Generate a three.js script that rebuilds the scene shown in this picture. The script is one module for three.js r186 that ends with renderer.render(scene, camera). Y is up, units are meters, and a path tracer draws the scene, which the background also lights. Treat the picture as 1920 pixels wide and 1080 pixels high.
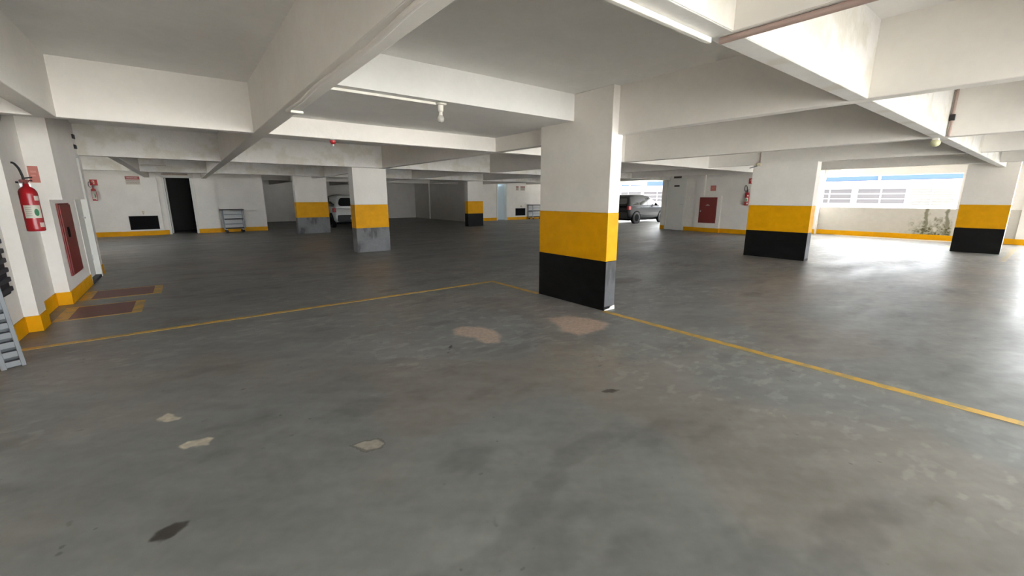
import * as THREE from 'three';
import { RoundedBoxGeometry } from 'three/addons/geometries/RoundedBoxGeometry.js';
import { mergeGeometries } from 'three/addons/utils/BufferGeometryUtils.js';

// ---------------------------------------------------------------- camera, sky, exposure
const scene = new THREE.Scene();
const camera = new THREE.PerspectiveCamera(68.92, 16 / 9, 0.05, 300);
const PITCH = THREE.MathUtils.degToRad(12.19), YAW = THREE.MathUtils.degToRad(37.73);
camera.position.set(0, 1.4, 0);
camera.lookAt(Math.sin(YAW) * Math.cos(PITCH), 1.4 - Math.sin(PITCH), -Math.cos(YAW) * Math.cos(PITCH));
scene.add(camera);
scene.background = new THREE.Color(0.93, 0.97, 1.0);             // even, bright hazy sky
scene.backgroundIntensity = 22.0;
const sun = new THREE.DirectionalLight(new THREE.Color(1.0, 0.97, 0.93), 42);   // high sun: falls on the yard outside, hardly reaches in
sun.position.set(0, 42, 20); sun.target.position.set(6, 0, -8);
sun.castShadow = true; sun.shadow.mapSize.set(4096, 4096); Object.assign(sun.shadow.camera, { left: -45, right: 45, top: 45, bottom: -45, near: 1, far: 140 });
scene.add(sun, sun.target);
const renderer = new THREE.WebGLRenderer({ antialias: true });
renderer.toneMapping = THREE.LinearToneMapping;
renderer.toneMappingExposure = 1.02;
renderer.shadowMap.enabled = true;

// ---------------------------------------------------------------- helpers
let seed = 7;
const rnd = () => { seed = (seed * 1664525 + 1013904223) >>> 0; return seed / 4294967296; };
const taken = new Map();
function numbered(name) {
  const n = taken.get(name) ?? 0; taken.set(name, n + 1);
  return n ? name + '_' + String(n).padStart(3, '0') : name;
}
function worldUV(g) {                                             // uv in metres, by the main direction of each face
  const p = g.attributes.position, n = g.attributes.normal, uv = new Float32Array(p.count * 2);
  for (let i = 0; i < p.count; i++) {
    const ax = Math.abs(n.getX(i)), ay = Math.abs(n.getY(i)), az = Math.abs(n.getZ(i));
    let u, v;
    if (ay >= ax && ay >= az) { u = p.getX(i); v = p.getZ(i); } else if (ax >= az) { u = p.getZ(i); v = p.getY(i); } else { u = p.getX(i); v = p.getY(i); }
    uv[2 * i] = u; uv[2 * i + 1] = v;
  }
  g.setAttribute('uv', new THREE.BufferAttribute(uv, 2));
  return g;
}
function box(x0, x1, y0, y1, z0, z1) {
  const g = new THREE.BoxGeometry(Math.abs(x1 - x0), Math.abs(y1 - y0), Math.abs(z1 - z0));
  g.translate((x0 + x1) / 2, (y0 + y1) / 2, (z0 + z1) / 2);
  return worldUV(g);
}
function rbox(x0, x1, y0, y1, z0, z1, r = 0.01) {
  const w = Math.abs(x1 - x0), h = Math.abs(y1 - y0), d = Math.abs(z1 - z0);
  const g = new RoundedBoxGeometry(w, h, d, 2, Math.min(r, w / 2.1, h / 2.1, d / 2.1));
  g.translate((x0 + x1) / 2, (y0 + y1) / 2, (z0 + z1) / 2);
  return worldUV(g);
}
function cyl(r0, r1, h, x, y, z, seg = 24) { const g = new THREE.CylinderGeometry(r1, r0, h, seg); g.translate(x, y + h / 2, z); return g; }
function lathe(pts, x, y, z, seg = 28) { const g = new THREE.LatheGeometry(pts.map(([r, h]) => new THREE.Vector2(r, h)), seg); g.translate(x, y, z); return g; }
function tube(pts, r, seg = 40, rs = 10) { return new THREE.TubeGeometry(new THREE.CatmullRomCurve3(pts.map((p) => new THREE.Vector3(...p))), seg, r, rs); }
function bar(a, b, r, rs = 8) {
  const A = new THREE.Vector3(...a), B = new THREE.Vector3(...b), d = B.clone().sub(A), g = new THREE.CylinderGeometry(r, r, d.length(), rs);
  g.applyQuaternion(new THREE.Quaternion().setFromUnitVectors(new THREE.Vector3(0, 1, 0), d.clone().normalize()));
  g.translate(...A.add(B).multiplyScalar(0.5).toArray());
  return g;
}
function mesh(name, geos, m, parent = scene) {
  let list = Array.isArray(geos) ? geos : [geos];
  if (list.length > 1) list = list.map((g) => (g.index ? g.toNonIndexed() : g));
  const g = list.length > 1 ? mergeGeometries(list.map((q) => { for (const k of Object.keys(q.attributes)) if (!['position', 'normal', 'uv'].includes(k)) q.deleteAttribute(k); return q; })) : list[0];
  const o = new THREE.Mesh(g, m);
  o.name = parent === scene ? numbered(name) : name;
  o.castShadow = o.receiveShadow = true;
  parent.add(o);
  return o;
}
function struct(name, geos, m) { const o = mesh(name, geos, m); o.userData.kind = 'structure'; return o; }
function thing(name, label, category, [x, y, z] = [0, 0, 0], turn = 0, group) {
  const o = new THREE.Group(); o.name = numbered(name); scene.add(o);
  o.position.set(x, y, z); o.rotation.y = turn; o.userData = { label, category };
  if (group) o.userData.group = group;
  return o;
}
function tag(o, label, category, group) { Object.assign(o.userData, { label, category }); if (group) o.userData.group = group; return o; }
function lab(o, label) { o.userData.label = label; return o; }

// ---------------------------------------------------------------- noise and textures
const PERM = new Uint8Array(512); { const a = [...Array(256).keys()]; for (let i = 255; i > 0; i--) { const j = Math.floor(rnd() * (i + 1)); [a[i], a[j]] = [a[j], a[i]]; } for (let i = 0; i < 512; i++) PERM[i] = a[i & 255]; }
function vnoise(x, y, per = 256) {                               // per: period, a power of two up to 256 keeps it tileable
  const xf = Math.floor(x), yf = Math.floor(y), fx = x - xf, fy = y - yf, k = per > 256 ? 255 : per - 1;
  const u = fx * fx * (3 - 2 * fx), v = fy * fy * (3 - 2 * fy), p0 = PERM[xf & k], p1 = PERM[(xf + 1) & k], y0 = yf & k, y1 = (yf + 1) & k;
  const a = PERM[p0 + y0], b = PERM[p1 + y0], c = PERM[p0 + y1], d = PERM[p1 + y1];
  return (a + (b - a) * u + (c - a) * v + (a - b - c + d) * u * v) / 255;
}
function fbm(x, y, oct = 4, per = 256) { let s = 0, w = 0.5, t = 0; for (let o = 0; o < oct; o++) { s += w * vnoise(x, y, per); t += w; x *= 2; y *= 2; per *= 2; w *= 0.5; } return s / t; }
const clamp = (v, a = 0, b = 1) => Math.min(b, Math.max(a, v)), sstep = (a, b, v) => { const t = clamp((v - a) / (b - a)); return t * t * (3 - 2 * t); };
function dataTex(w, h, fn, srgb, repeatMetres) {
  const d = new Uint8Array(w * h * 4);
  for (let j = 0; j < h; j++) for (let i = 0; i < w; i++) { const c = fn(i / w, j / h), k = 4 * (j * w + i); d[k] = 255 * clamp(c[0]); d[k + 1] = 255 * clamp(c[1]); d[k + 2] = 255 * clamp(c[2]); d[k + 3] = 255; }
  const t = new THREE.DataTexture(d, w, h); t.magFilter = THREE.LinearFilter; t.minFilter = THREE.LinearMipmapLinearFilter; t.generateMipmaps = true;
  if (srgb) t.colorSpace = THREE.SRGBColorSpace;
  if (repeatMetres) { t.wrapS = t.wrapT = THREE.RepeatWrapping; t.repeat.set(1 / repeatMetres, 1 / repeatMetres); }
  t.needsUpdate = true;
  return t;
}
function canvasTex(w, h, draw) { const c = document.createElement('canvas'); c.width = w; c.height = h; draw(c.getContext('2d'), w, h); const t = new THREE.CanvasTexture(c); t.colorSpace = THREE.SRGBColorSpace; return t; }

// painted plaster: even colour, faint roller blotches, fine relief
const plasterMap = dataTex(512, 512, (u, v) => {
  const n = fbm(u * 8, v * 8, 4, 8), f = fbm(u * 64 + 9, v * 64, 2, 64), k = 0.955 + 0.045 * n + 0.015 * (f - 0.5);
  return [k, k * 0.995, k * 0.985];
}, true, 2.6);
const plasterBump = dataTex(512, 512, (u, v) => { const k = 0.6 * fbm(u * 16, v * 16, 3, 16) + 0.4 * fbm(u * 128, v * 128, 2, 128); return [k, k, k]; }, false, 2.6);
const agedMap = dataTex(512, 512, (u, v) => {
  const n = fbm(u * 8, v * 8, 5, 8), f = fbm(u * 32 + 3, v * 32, 3, 32), s = sstep(0.56, 0.72, n), k = 0.93 + 0.03 * f;
  return [k - 0.05 * s, k - 0.06 * s, k - 0.09 * s];
}, true, 2.2);
const paintScuff = dataTex(512, 512, (u, v) => {
  const n = fbm(u * 4 + 3, v * 8, 5, 8), f = fbm(u * 64, v * 64, 2, 64), s = sstep(0.55, 0.8, n) * 0.5 + 0.15 * f;
  return [0.03 + 0.08 * s, 0.034 + 0.08 * s, 0.04 + 0.08 * s];
}, true, 1.3);
const scuffGrey = dataTex(512, 512, (u, v) => {                     // scuffed dark paint; light on the facing sides put in as grey
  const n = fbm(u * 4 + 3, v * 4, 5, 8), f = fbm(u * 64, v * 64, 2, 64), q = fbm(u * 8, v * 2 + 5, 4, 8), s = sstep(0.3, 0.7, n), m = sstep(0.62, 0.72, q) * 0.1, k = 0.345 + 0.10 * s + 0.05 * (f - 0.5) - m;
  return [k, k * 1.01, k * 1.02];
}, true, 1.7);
const paintRough = dataTex(256, 256, (u, v) => { const k = 0.36 + 0.3 * fbm(u * 16, v * 16, 4, 16); return [k, k, k]; }, false, 1.1);
const yellowMap = dataTex(256, 256, (u, v) => { const k = 0.9 + 0.1 * fbm(u * 8, v * 8, 4, 8); return [0.93 * k, 0.665 * k, 0.0]; }, true, 1.0);

const M = {
  white: new THREE.MeshStandardMaterial({ color: new THREE.Color(0.915, 0.885, 0.845), map: plasterMap, bumpMap: plasterBump, bumpScale: 0.002, roughness: 0.75 }),
  aged: new THREE.MeshStandardMaterial({ color: new THREE.Color(0.92, 0.892, 0.85), map: agedMap, bumpMap: plasterBump, bumpScale: 0.004, roughness: 0.8 }),
  slab: new THREE.MeshStandardMaterial({ color: new THREE.Color(0.92, 0.915, 0.90), map: plasterMap, bumpMap: plasterBump, bumpScale: 0.002, roughness: 0.85 }),
  yellow: new THREE.MeshPhysicalMaterial({ specularIntensity: 0.35, color: 0xffffff, map: yellowMap, bumpMap: plasterBump, bumpScale: 0.0015, roughnessMap: paintRough, roughness: 1 }),
  black: new THREE.MeshPhysicalMaterial({ specularIntensity: 0.4, color: 0xffffff, map: paintScuff, bumpMap: plasterBump, bumpScale: 0.0015, roughnessMap: paintRough, roughness: 1 }),
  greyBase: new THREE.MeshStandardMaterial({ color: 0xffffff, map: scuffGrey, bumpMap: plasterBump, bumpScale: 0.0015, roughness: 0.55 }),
  litScuff: new THREE.MeshStandardMaterial({ color: new THREE.Color(0.5, 0.5, 0.52), map: scuffGrey, roughness: 0.55 }),  // scuffed paint with the light on the column ends put into its colour
  chip: new THREE.MeshStandardMaterial({ color: new THREE.Color(0.8, 0.77, 0.72), roughness: 0.95 }),
  red: new THREE.MeshStandardMaterial({ color: new THREE.Color(0.42, 0.012, 0.02), roughness: 0.3 }),
  cabinet: new THREE.MeshStandardMaterial({ color: new THREE.Color(0.19, 0.018, 0.014), roughness: 0.45 }),
  rubber: new THREE.MeshStandardMaterial({ color: new THREE.Color(0.018, 0.018, 0.02), roughness: 0.6 }),
  dark: new THREE.MeshPhysicalMaterial({ color: new THREE.Color(0.006, 0.006, 0.007), roughness: 0.8, specularIntensity: 0.25 }),
  metal: new THREE.MeshStandardMaterial({ color: new THREE.Color(0.55, 0.56, 0.57), metalness: 0.8, roughness: 0.4 }),
  brass: new THREE.MeshStandardMaterial({ color: new THREE.Color(0.6, 0.5, 0.28), metalness: 0.9, roughness: 0.4 }),
  greyMetal: new THREE.MeshStandardMaterial({ color: new THREE.Color(0.33, 0.36, 0.38), metalness: 0.2, roughness: 0.5 }),
  pvc: new THREE.MeshStandardMaterial({ color: new THREE.Color(0.86, 0.83, 0.75), roughness: 0.5 }),
  brownPipe: new THREE.MeshStandardMaterial({ color: new THREE.Color(0.42, 0.31, 0.27), roughness: 0.6 }),
  doorWhite: new THREE.MeshStandardMaterial({ color: new THREE.Color(0.76, 0.75, 0.70), roughness: 0.5 }),
  doorBlue: new THREE.MeshStandardMaterial({ color: new THREE.Color(0.62, 0.68, 0.72), roughness: 0.5 }),
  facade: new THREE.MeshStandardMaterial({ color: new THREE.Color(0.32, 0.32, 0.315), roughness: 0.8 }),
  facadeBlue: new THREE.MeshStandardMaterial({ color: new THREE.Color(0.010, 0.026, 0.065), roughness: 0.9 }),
  paneDark: new THREE.MeshStandardMaterial({ color: new THREE.Color(0.016, 0.014, 0.016), roughness: 0.7 }),
  ground: new THREE.MeshStandardMaterial({ color: new THREE.Color(0.62, 0.61, 0.59), map: plasterMap, roughness: 0.9 }),
  signPlate: new THREE.MeshStandardMaterial({ color: 0xd8d2c8, roughness: 0.5 }),
};

// ---------------------------------------------------------------- floor
const PATCHES = [   // worn or repaired places of the floor: outline (x, z), kind
  [[[2.16, -3.83], [2.30, -3.86], [2.44, -3.73], [2.48, -3.53], [2.44, -3.34], [2.31, -3.19], [2.18, -3.24], [2.19, -3.45], [2.08, -3.66]], 'pink', 0.035],
  [[[3.26, -3.52], [3.50, -3.47], [3.65, -3.22], [3.67, -2.93], [3.44, -2.84], [3.09, -2.86], [3.04, -3.05], [3.18, -3.31]], 'pink', 0.045],
  [[[2.48, -2.72], [3.02, -2.68], [3.37, -2.22], [2.87, -1.95], [2.45, -1.89], [2.29, -2.13], [2.23, -2.45]], 'pale', 0.25],
  [[[-0.30, -3.36], [-0.25, -3.40], [-0.20, -3.33], [-0.16, -3.30], [-0.18, -3.26], [-0.24, -3.26], [-0.28, -3.28]], 'bare', 0.01],
  [[[-0.18, -2.89], [-0.15, -2.93], [-0.10, -2.91], [-0.03, -2.87], [-0.06, -2.82], [-0.11, -2.81], [-0.17, -2.84]], 'bare', 0.01],
  [[[0.60, -2.29], [0.67, -2.30], [0.74, -2.27], [0.76, -2.20], [0.73, -2.16], [0.65, -2.17], [0.61, -2.24]], 'chip', 0.012],
  [[[-0.29, -2.10], [-0.25, -2.15], [-0.20, -2.16], [-0.15, -2.14], [-0.16, -2.11], [-0.22, -2.07], [-0.25, -2.07]], 'stain', 0.01],
  [[[1.76, -3.25], [1.80, -3.32], [1.89, -3.41], [1.87, -3.36], [1.80, -3.27]], 'stain', 0.006],
  [[[2.28, -1.86], [2.36, -1.85], [2.4, -1.8], [2.32, -1.8]], 'stain', 0.012],
  [[[-0.62, -4.5], [-0.3, -4.5], [-0.22, -4.2], [-0.5, -4.1]], 'pale', 0.12],
  [[[1.98, -5.05], [2.25, -5.06], [2.28, -4.96], [2.02, -4.93]], 'pale', 0.03],
  [[[19.4, -5.2], [19.75, -5.2], [19.75, -2.0], [19.25, -2.0]], 'bare', 0.05],
  [[[1.85, -4.6], [2.15, -4.62], [2.16, -4.45], [1.9, -4.42]], 'pale', 0.03],
];
for (const [x, z, r] of [[-0.14, -7.56, 0.17], [2.33, -6.15, 0.16], [-0.15, -6.07, 0.2], [2.29, -7.57, 0.18], [5.2, -5.6, 0.25], [5.9, -4.4, 0.35], [6.5, -2.6, 0.2]]) {
  const o = []; for (let k = 0; k < 10; k++) { const a = k * Math.PI / 5; o.push([x + Math.cos(a) * r * (0.8 + 0.4 * rnd()), z + Math.sin(a) * r * 0.6 * (0.8 + 0.4 * rnd())]); }
  PATCHES.push([o, 'oil', 0.05]);
}
function polyDist(px, pz, o) {                                    // signed distance, negative inside
  let d = 1e9, s = 1;
  for (let i = 0, j = o.length - 1; i < o.length; j = i++) {
    const ex = o[j][0] - o[i][0], ez = o[j][1] - o[i][1], wx = px - o[i][0], wz = pz - o[i][1], t = clamp((wx * ex + wz * ez) / (ex * ex + ez * ez));
    d = Math.min(d, Math.hypot(wx - ex * t, wz - ez * t));
    const a = pz >= o[i][1], b = pz < o[j][1], c = ex * wz > ez * wx;
    if ((a && b && c) || (!a && !b && !c)) s = -s;
  }
  return d * s;
}
for (const p of PATCHES) { const xs = p[0].map((q) => q[0]), zs = p[0].map((q) => q[1]); p.push([Math.min(...xs) - p[2] - 0.05, Math.max(...xs) + p[2] + 0.05, Math.min(...zs) - p[2] - 0.05, Math.max(...zs) + p[2] + 0.05]); }
const KIND = { pink: [0.82, 0.73, 0.66], pale: [0.60, 0.58, 0.53], bare: [0.82, 0.78, 0.71], chip: [0.68, 0.65, 0.60], stain: [0.25, 0.24, 0.22], oil: [0.40, 0.39, 0.36] };
function floorColour(x, z) {
  const big = fbm(x * 0.55 + 31, z * 0.55 + 17, 4), mid = fbm(x * 2.2 + 5, z * 2.2 + 40, 4), fine = fbm(x * 22, z * 22, 3);
  const scuff = fbm((x * 0.8 + z * 0.6) * 3.5, (z * 0.8 - x * 0.6) * 12, 4), scr = fbm(x * 9 + 3 * fbm(x * 1.1, z * 1.1, 2), z * 15, 4);
  const wear = sstep(0.56, 0.74, scr) * sstep(0.40, 0.62, big) * 0.06, dirt = sstep(0.40, 0.22, fbm(x * 1.9 + 60, z * 3.4 + 7, 5)) * 0.05, speck = sstep(0.86, 0.90, fbm(x * 21 + 80, z * 21 + 33, 2)) * sstep(0.5, 0.7, mid) * 0.10;
  let k = 0.53 + 0.07 * (big - 0.5) + 0.07 * (mid - 0.5) + 0.07 * (scuff - 0.5) + 0.04 * (fine - 0.5) + wear - dirt - speck;
  let c = [k * 0.99, k * 1.0, k * 0.985];
  const warm = sstep(0.5, 0.7, fbm(x * 0.8 + 90, z * 0.8 + 12, 3)) * 0.02; c[0] += warm; c[2] -= warm * 0.6;
  for (const [o, kind, soft, b] of PATCHES) {
    if (x < b[0] || x > b[1] || z < b[2] || z > b[3]) continue;
    const e = polyDist(x, z, o) + (fbm(x * 18 + 7, z * 18, 3) - 0.5) * Math.max(0.05, soft * 1.2), a = sstep(soft, -soft, e) * (kind === 'pale' ? 0.4 * sstep(0.35, 0.65, fbm(x * 9, z * 9, 3)) : kind === 'oil' ? 0.6 : kind === 'pink' ? 0.85 : 0.95);
    const t = KIND[kind], g = 0.9 + 0.2 * fbm(x * 40, z * 40, 2);
    for (let q = 0; q < 3; q++) c[q] += (t[q] * g - c[q]) * a;
    if (kind === 'chip' && Math.abs(e) < 0.008) for (let q = 0; q < 3; q++) c[q] *= 0.8;
  }
  return c;
}
function floorRough(x, z) {
  const s = fbm(x * 0.9 + 3, z * 3.2 + 8, 4), f = fbm(x * 6 + 70, z * 14, 3);
  const k = 0.30 + 0.20 * s + 0.12 * (f - 0.5); return [k, k, k];
}
function floorMesh(name, x0, x1, z0, z1, res) {
  const w = Math.min(2048, Math.round((x1 - x0) / res)), h = Math.min(2048, Math.round((z1 - z0) / res));
  const g = new THREE.BoxGeometry(x1 - x0, 0.2, z1 - z0); g.translate((x0 + x1) / 2, -0.1, (z0 + z1) / 2);
  const p = g.attributes.position, uv = g.attributes.uv; for (let i = 0; i < p.count; i++) uv.setXY(i, (p.getX(i) - x0) / (x1 - x0), (p.getZ(i) - z0) / (z1 - z0));
  const at = (f) => (u, v) => f(x0 + u * (x1 - x0), z0 + v * (z1 - z0));
  const map = dataTex(w, h, at(floorColour), true), rough = dataTex(Math.round(w / 2), Math.round(h / 2), at(floorRough), false);
  const bump = dataTex(Math.round(w / 2), Math.round(h / 2), at((x, z) => { const k = 0.7 * fbm(x * 1.4 + 11, z * 4.5, 3) + 0.3 * fbm(x * 12, z * 12, 3); return [k, k, k]; }), false);
  return struct(name, g, new THREE.MeshPhysicalMaterial({ map, roughnessMap: rough, roughness: 1, bumpMap: bump, bumpScale: 0.004, specularIntensity: 0.6 }));
}
floorMesh('floor', -1.7, 7.0, -8.0, 0.4, 0.005);
floorMesh('floor', -1.7, 7.0, 0.4, 6.4, 0.03);
floorMesh('floor', 7.0, 20.0, -8.0, 6.4, 0.012);
floorMesh('floor', -4.7, 23.4, -28.2, -8.0, 0.025);

// ---------------------------------------------------------------- shell: slab, walls
const SLAB = 2.65, BEAM = 2.12;
struct('ceiling', [box(-4.7, 23.4, SLAB, SLAB + 0.18, -28.2, -6.1), box(-1.7, 20.0, SLAB, SLAB + 0.18, -6.1, 6.4)], M.slab);
struct('ceiling', box(0.91, 4.16, 2.335, SLAB, -5.81, -3.95), M.slab);            // the dropped bay beside the column
struct('wall_left', [
  box(-1.75, -1.46, 0, SLAB, -9.55, 6.4), box(-1.46, -1.35, 0, SLAB, -6.80, -6.50),
  box(-1.75, -1.32, 2.1, SLAB, -10.55, -9.55), box(-1.75, -1.32, 0, SLAB, -10.95, -10.55), box(-4.7, -1.75, 0, SLAB, -10.95, -10.7),
  box(-4.95, -4.7, 0, 1.5, -21.2, -10.7), box(-4.95, -4.7, 2.1, SLAB, -21.2, -10.7), box(-4.95, -4.7, 1.5, 2.1, -21.2, -17.3), box(-4.95, -4.7, 1.5, 2.1, -14.6, -10.7)], M.white);
struct('wall_left', box(-1.46, -1.32, 0, 1.37, -9.55, -7.92), M.white); struct('wall_left', box(-1.46, -1.20, 1.37, SLAB, -9.55, -7.92), M.white);
const ZB = -21.0;
struct('wall_back', [
  box(-4.7, -0.42, 0, SLAB, ZB - 0.2, ZB), box(-0.42, 0.40, 2.15, SLAB, ZB - 0.2, ZB), box(0.40, 2.85, 0, SLAB, ZB - 0.2, ZB),
  box(-1.85, -0.62, 0, SLAB, ZB, ZB + 0.10), box(0.5, 1.15, 0, SLAB, ZB, ZB + 0.08)], M.white);
struct('wall_back', [box(2.65, 2.85, 0, SLAB, -28.2, ZB - 0.2), box(2.65, 13.4, 0, SLAB, -28.4, -28.2),
  box(13.15, 13.4, 0, SLAB, -28.2, -20.5), box(13.06, 13.15, 0, SLAB, -26.2, -25.9)], M.white);
struct('wall_back', [box(13.4, 15.42, 0, SLAB, -21.6, -21.4), box(15.42, 16.10, 2.2, SLAB, -21.6, -21.4), box(16.10, 23.4, 0, SLAB, -21.6, -21.4)], M.white);
struct('wall_right', box(17.0, 17.1, 0, SLAB, -9.45, -9.12), M.white); struct('wall_right', box(17.0, 17.1, 0, 1.46, -9.12, -8.40), M.white);
struct('wall_right', [
  box(17.1, 17.35, 0, SLAB, -11.12, -6.15),
  box(19.55, 19.8, 0, SLAB, -6.0, -5.86),
  box(17.35, 23.4, 0, SLAB, -11.12, -10.9), box(23.2, 23.4, 2.36, SLAB, -18.3, -11.12), box(23.2, 23.4, 0, SLAB, -21.6, -18.3)], M.white);
struct('wall_right', box(17.35, 19.8, 0, SLAB, -6.15, -6.0), M.white);
// window wall: mould and peeled paint under the sill, as in the photograph
const mouldMap = dataTex(1024, 256, (u, v) => {
  const z = -5.86 + u * 5.5, y = v * 1.03, n = fbm(u * 40, v * 10, 4), k = 0.93 + 0.04 * fbm(u * 60, v * 14, 3);
  let c = [k * 0.965, k * 0.955, k * 0.93];
  const inZ = sstep(-3.35, -2.75, z + (n - 0.5) * 0.5) * sstep(-2.1, -2.2, z), up = sstep(0.8, 0.22, y + (fbm(u * 70, v * 6, 3) - 0.5) * 0.75);
  let a = inZ * up * (0.35 + 0.65 * sstep(0.35, 0.6, fbm(u * 110, v * 26, 4)));
  for (const s of [-2.78, -2.28]) a = Math.max(a, sstep(0.07, 0.02, Math.abs(z - s + 0.03 * Math.sin(y * 9)) + (n - 0.5) * 0.08) * 0.6);
  const peel = sstep(0.10, 0.03, Math.hypot((z + 2.52) * 1.1, y - 0.33) + (n - 0.5) * 0.14);
  a *= 1 - peel;
  for (let q = 0; q < 3; q++) c[q] += ([0.33, 0.33, 0.20][q] - c[q]) * a * 0.88;
  return c;
}, true);
{
  const g = new THREE.BoxGeometry(0.2, 1.03, 5.5); g.translate(19.9, 0.515, -5.86 + 2.75);
  const p = g.attributes.position, uv = g.attributes.uv; for (let i = 0; i < p.count; i++) uv.setXY(i, (p.getZ(i) + 5.86) / 5.5, p.getY(i) / 1.03);
  struct('wall_right', g, new THREE.MeshStandardMaterial({ color: new THREE.Color(0.70, 0.675, 0.64), map: mouldMap, roughness: 0.8 }));
}
struct('wall_right', [box(19.8, 20.0, 2.16, SLAB, -6.0, 6.4), box(19.8, 20.0, 0, 2.16, -6.0, -5.86), box(19.8, 20.0, 1.03, 2.16, -2.13, -0.36), box(19.72, 19.8, 0, SLAB, -0.75, -0.36), box(19.72, 20.0, 0, SLAB, 6.0, 6.4)], M.white);
struct('wall_front', [box(-1.75, 20.0, BEAM, SLAB, 6.2, 6.4), box(-1.75, -0.9, 0, BEAM, 6.2, 6.4), box(8.6, 20.0, 0, BEAM, 6.2, 6.4), box(4.04, 4.24, 0, BEAM, 5.6, 6.4)], M.white);

// ---------------------------------------------------------------- beams
function beamX(z, x0, x1, y = BEAM, t = 0.12, m = M.white) { const o = struct('ceiling_beam', rbox(x0, x1, y, SLAB + 0.05, z - t, z, 0.008), m); return o; }
function beamZ(x, z0, z1, y = BEAM - 0.002, t = 0.14, m = M.white) { return struct('ceiling_beam', rbox(x, x + t, y, SLAB + 0.05, z0, z1, 0.008), m); }
beamX(3.74, -1.46, 19.8); beamX(0.9, -1.46, 19.8); beamX(-1.03, -1.46, 19.8, BEAM, 0.12, M.aged); beamX(-5.80, -1.46, 17.1, BEAM, 0.13); beamX(-10.72, -4.7, 17.1, BEAM, 0.13, M.aged); beamX(-16.2, -4.7, 23.2, BEAM, 0.14, M.aged);  // second beam is unseen, added to shade the near beam faces
beamZ(-0.95, -5.90, 6.2, BEAM - 0.002, 0.15); beamZ(-0.95, -21.0, -10.78, BEAM - 0.002, 0.15); beamZ(0.76, -21.0, 6.2, BEAM - 0.002, 0.15); beamZ(4.15, -28.2, 6.2, BEAM - 0.002, 0.13); beamZ(2.04, -1.08, 6.2, BEAM - 0.002, 0.10);
beamZ(7.46, -28.2, 6.2); beamZ(10.9, -21.4, 6.2, 2.15); beamZ(14.3, -21.4, 6.2, 2.15); beamZ(17.7, -21.4, -11.12, 2.2); beamX(-22.2, 2.85, 13.15, 2.16, 0.14);

// ---------------------------------------------------------------- baseboards
const BH = 0.17;
struct('baseboard_left', [
  box(-1.46, -1.448, 0, BH, -6.50, 6.2), box(-1.46, -1.338, 0, BH, -6.50, -6.488), box(-1.35, -1.338, 0, BH, -6.80, -6.50), box(-1.46, -1.338, 0, BH, -6.812, -6.80), box(-1.46, -1.448, 0, BH, -7.92, -6.8),
  box(-1.46, -1.308, 0, BH, -7.92, -7.908), box(-1.32, -1.308, 0, BH, -9.55, -7.92), box(-1.32, -1.308, 0, BH, -10.95, -10.68)], M.yellow);
struct('baseboard_back', [
  box(-4.7, -1.85, 0, BH, ZB, ZB + 0.012), box(-1.86, -0.61, 0, BH, ZB + 0.10, ZB + 0.112), box(-0.62, -0.47, 0, BH, ZB, ZB + 0.012), box(0.45, 1.16, 0, BH, ZB + 0.08, ZB + 0.092), box(1.15, 2.85, 0, BH, ZB, ZB + 0.012),
  box(13.14, 13.41, 0, BH, -20.5, -20.488), box(13.4, 15.36, 0, BH, -21.4, -21.388), box(16.16, 23.2, 0, BH, -21.4, -21.388)], M.yellow);
struct('baseboard_right', [
  box(17.088, 17.1, 0, BH, -11.12, -10.88), box(17.088, 17.1, 0, BH, -9.96, -9.45), box(16.988, 17.0, 0, BH, -9.46, -8.39), box(17.0, 17.1, 0, BH, -8.40, -8.388), box(17.088, 17.1, 0, BH, -8.39, -6.0),
  box(19.788, 19.8, 0, BH, -5.86, -0.75), box(19.708, 19.72, 0, BH, -0.75, -0.36), box(19.54, 19.55, 0, BH, -6.0, -5.86)], M.yellow);

// ---------------------------------------------------------------- columns
function column(x0, x1, z0, z1, label, base = M.black, baseLabel = 'black painted base', top = SLAB) {
  const t = thing('concrete_column', label, 'column', [(x0 + x1) / 2, 0, (z0 + z1) / 2]);
  const w = (x1 - x0) / 2, d = (z1 - z0) / 2, yb = 0.625, yw = 1.215;
  mesh('shaft', rbox(-w, w, yw, top, -d, d, 0.008), M.white, t);
  lab(mesh('yellow_band', rbox(-w - 0.001, w + 0.001, yb, yw, -d - 0.001, d + 0.001, 0.006), M.yellow, t), 'yellow painted band');
  lab(mesh('black_band', rbox(-w - 0.001, w + 0.001, 0.0, yb, -d - 0.001, d + 0.001, 0.006), base, t), baseLabel);
  return t;
}
const main = column(4.04, 4.24, -4.57, -3.335, 'large white column with yellow and black bands standing on the yellow bay line');
{ const s = new THREE.Shape(); s.moveTo(-0.09, 0); for (const [x, y] of [[-0.085, 0.012], [-0.03, 0.018], [0.0, 0.016], [0.02, 0.04], [0.06, 0.048], [0.098, 0.05], [0.1, 0]]) s.lineTo(x, y); const g = new THREE.ExtrudeGeometry(s, { depth: 0.006, bevelEnabled: false }); g.translate(0, 0, 0.6185); lab(mesh('chipped_edge', g, M.chip, main), 'bare plaster where the base paint has chipped away'); }
const col2 = column(10.9, 11.13, -4.69, -3.38, 'banded column holding the small bracket and hiding part of a fire extinguisher');
for (const [c, w, d] of [[main, 0.1, 0.6175], [col2, 0.115, 0.655]]) lab(mesh('lit_end_face', box(-w + 0.006, w - 0.006, 0.05, 0.62, d + 0.001, d + 0.0022), M.litScuff, c), 'scuffed end face with its light put in as lighter grey');  // lighter sheet on the black band: light on the end face painted in
column(16.05, 16.3, -1.68, -0.8, 'banded column beside the mouldy wall under the long window');
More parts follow.
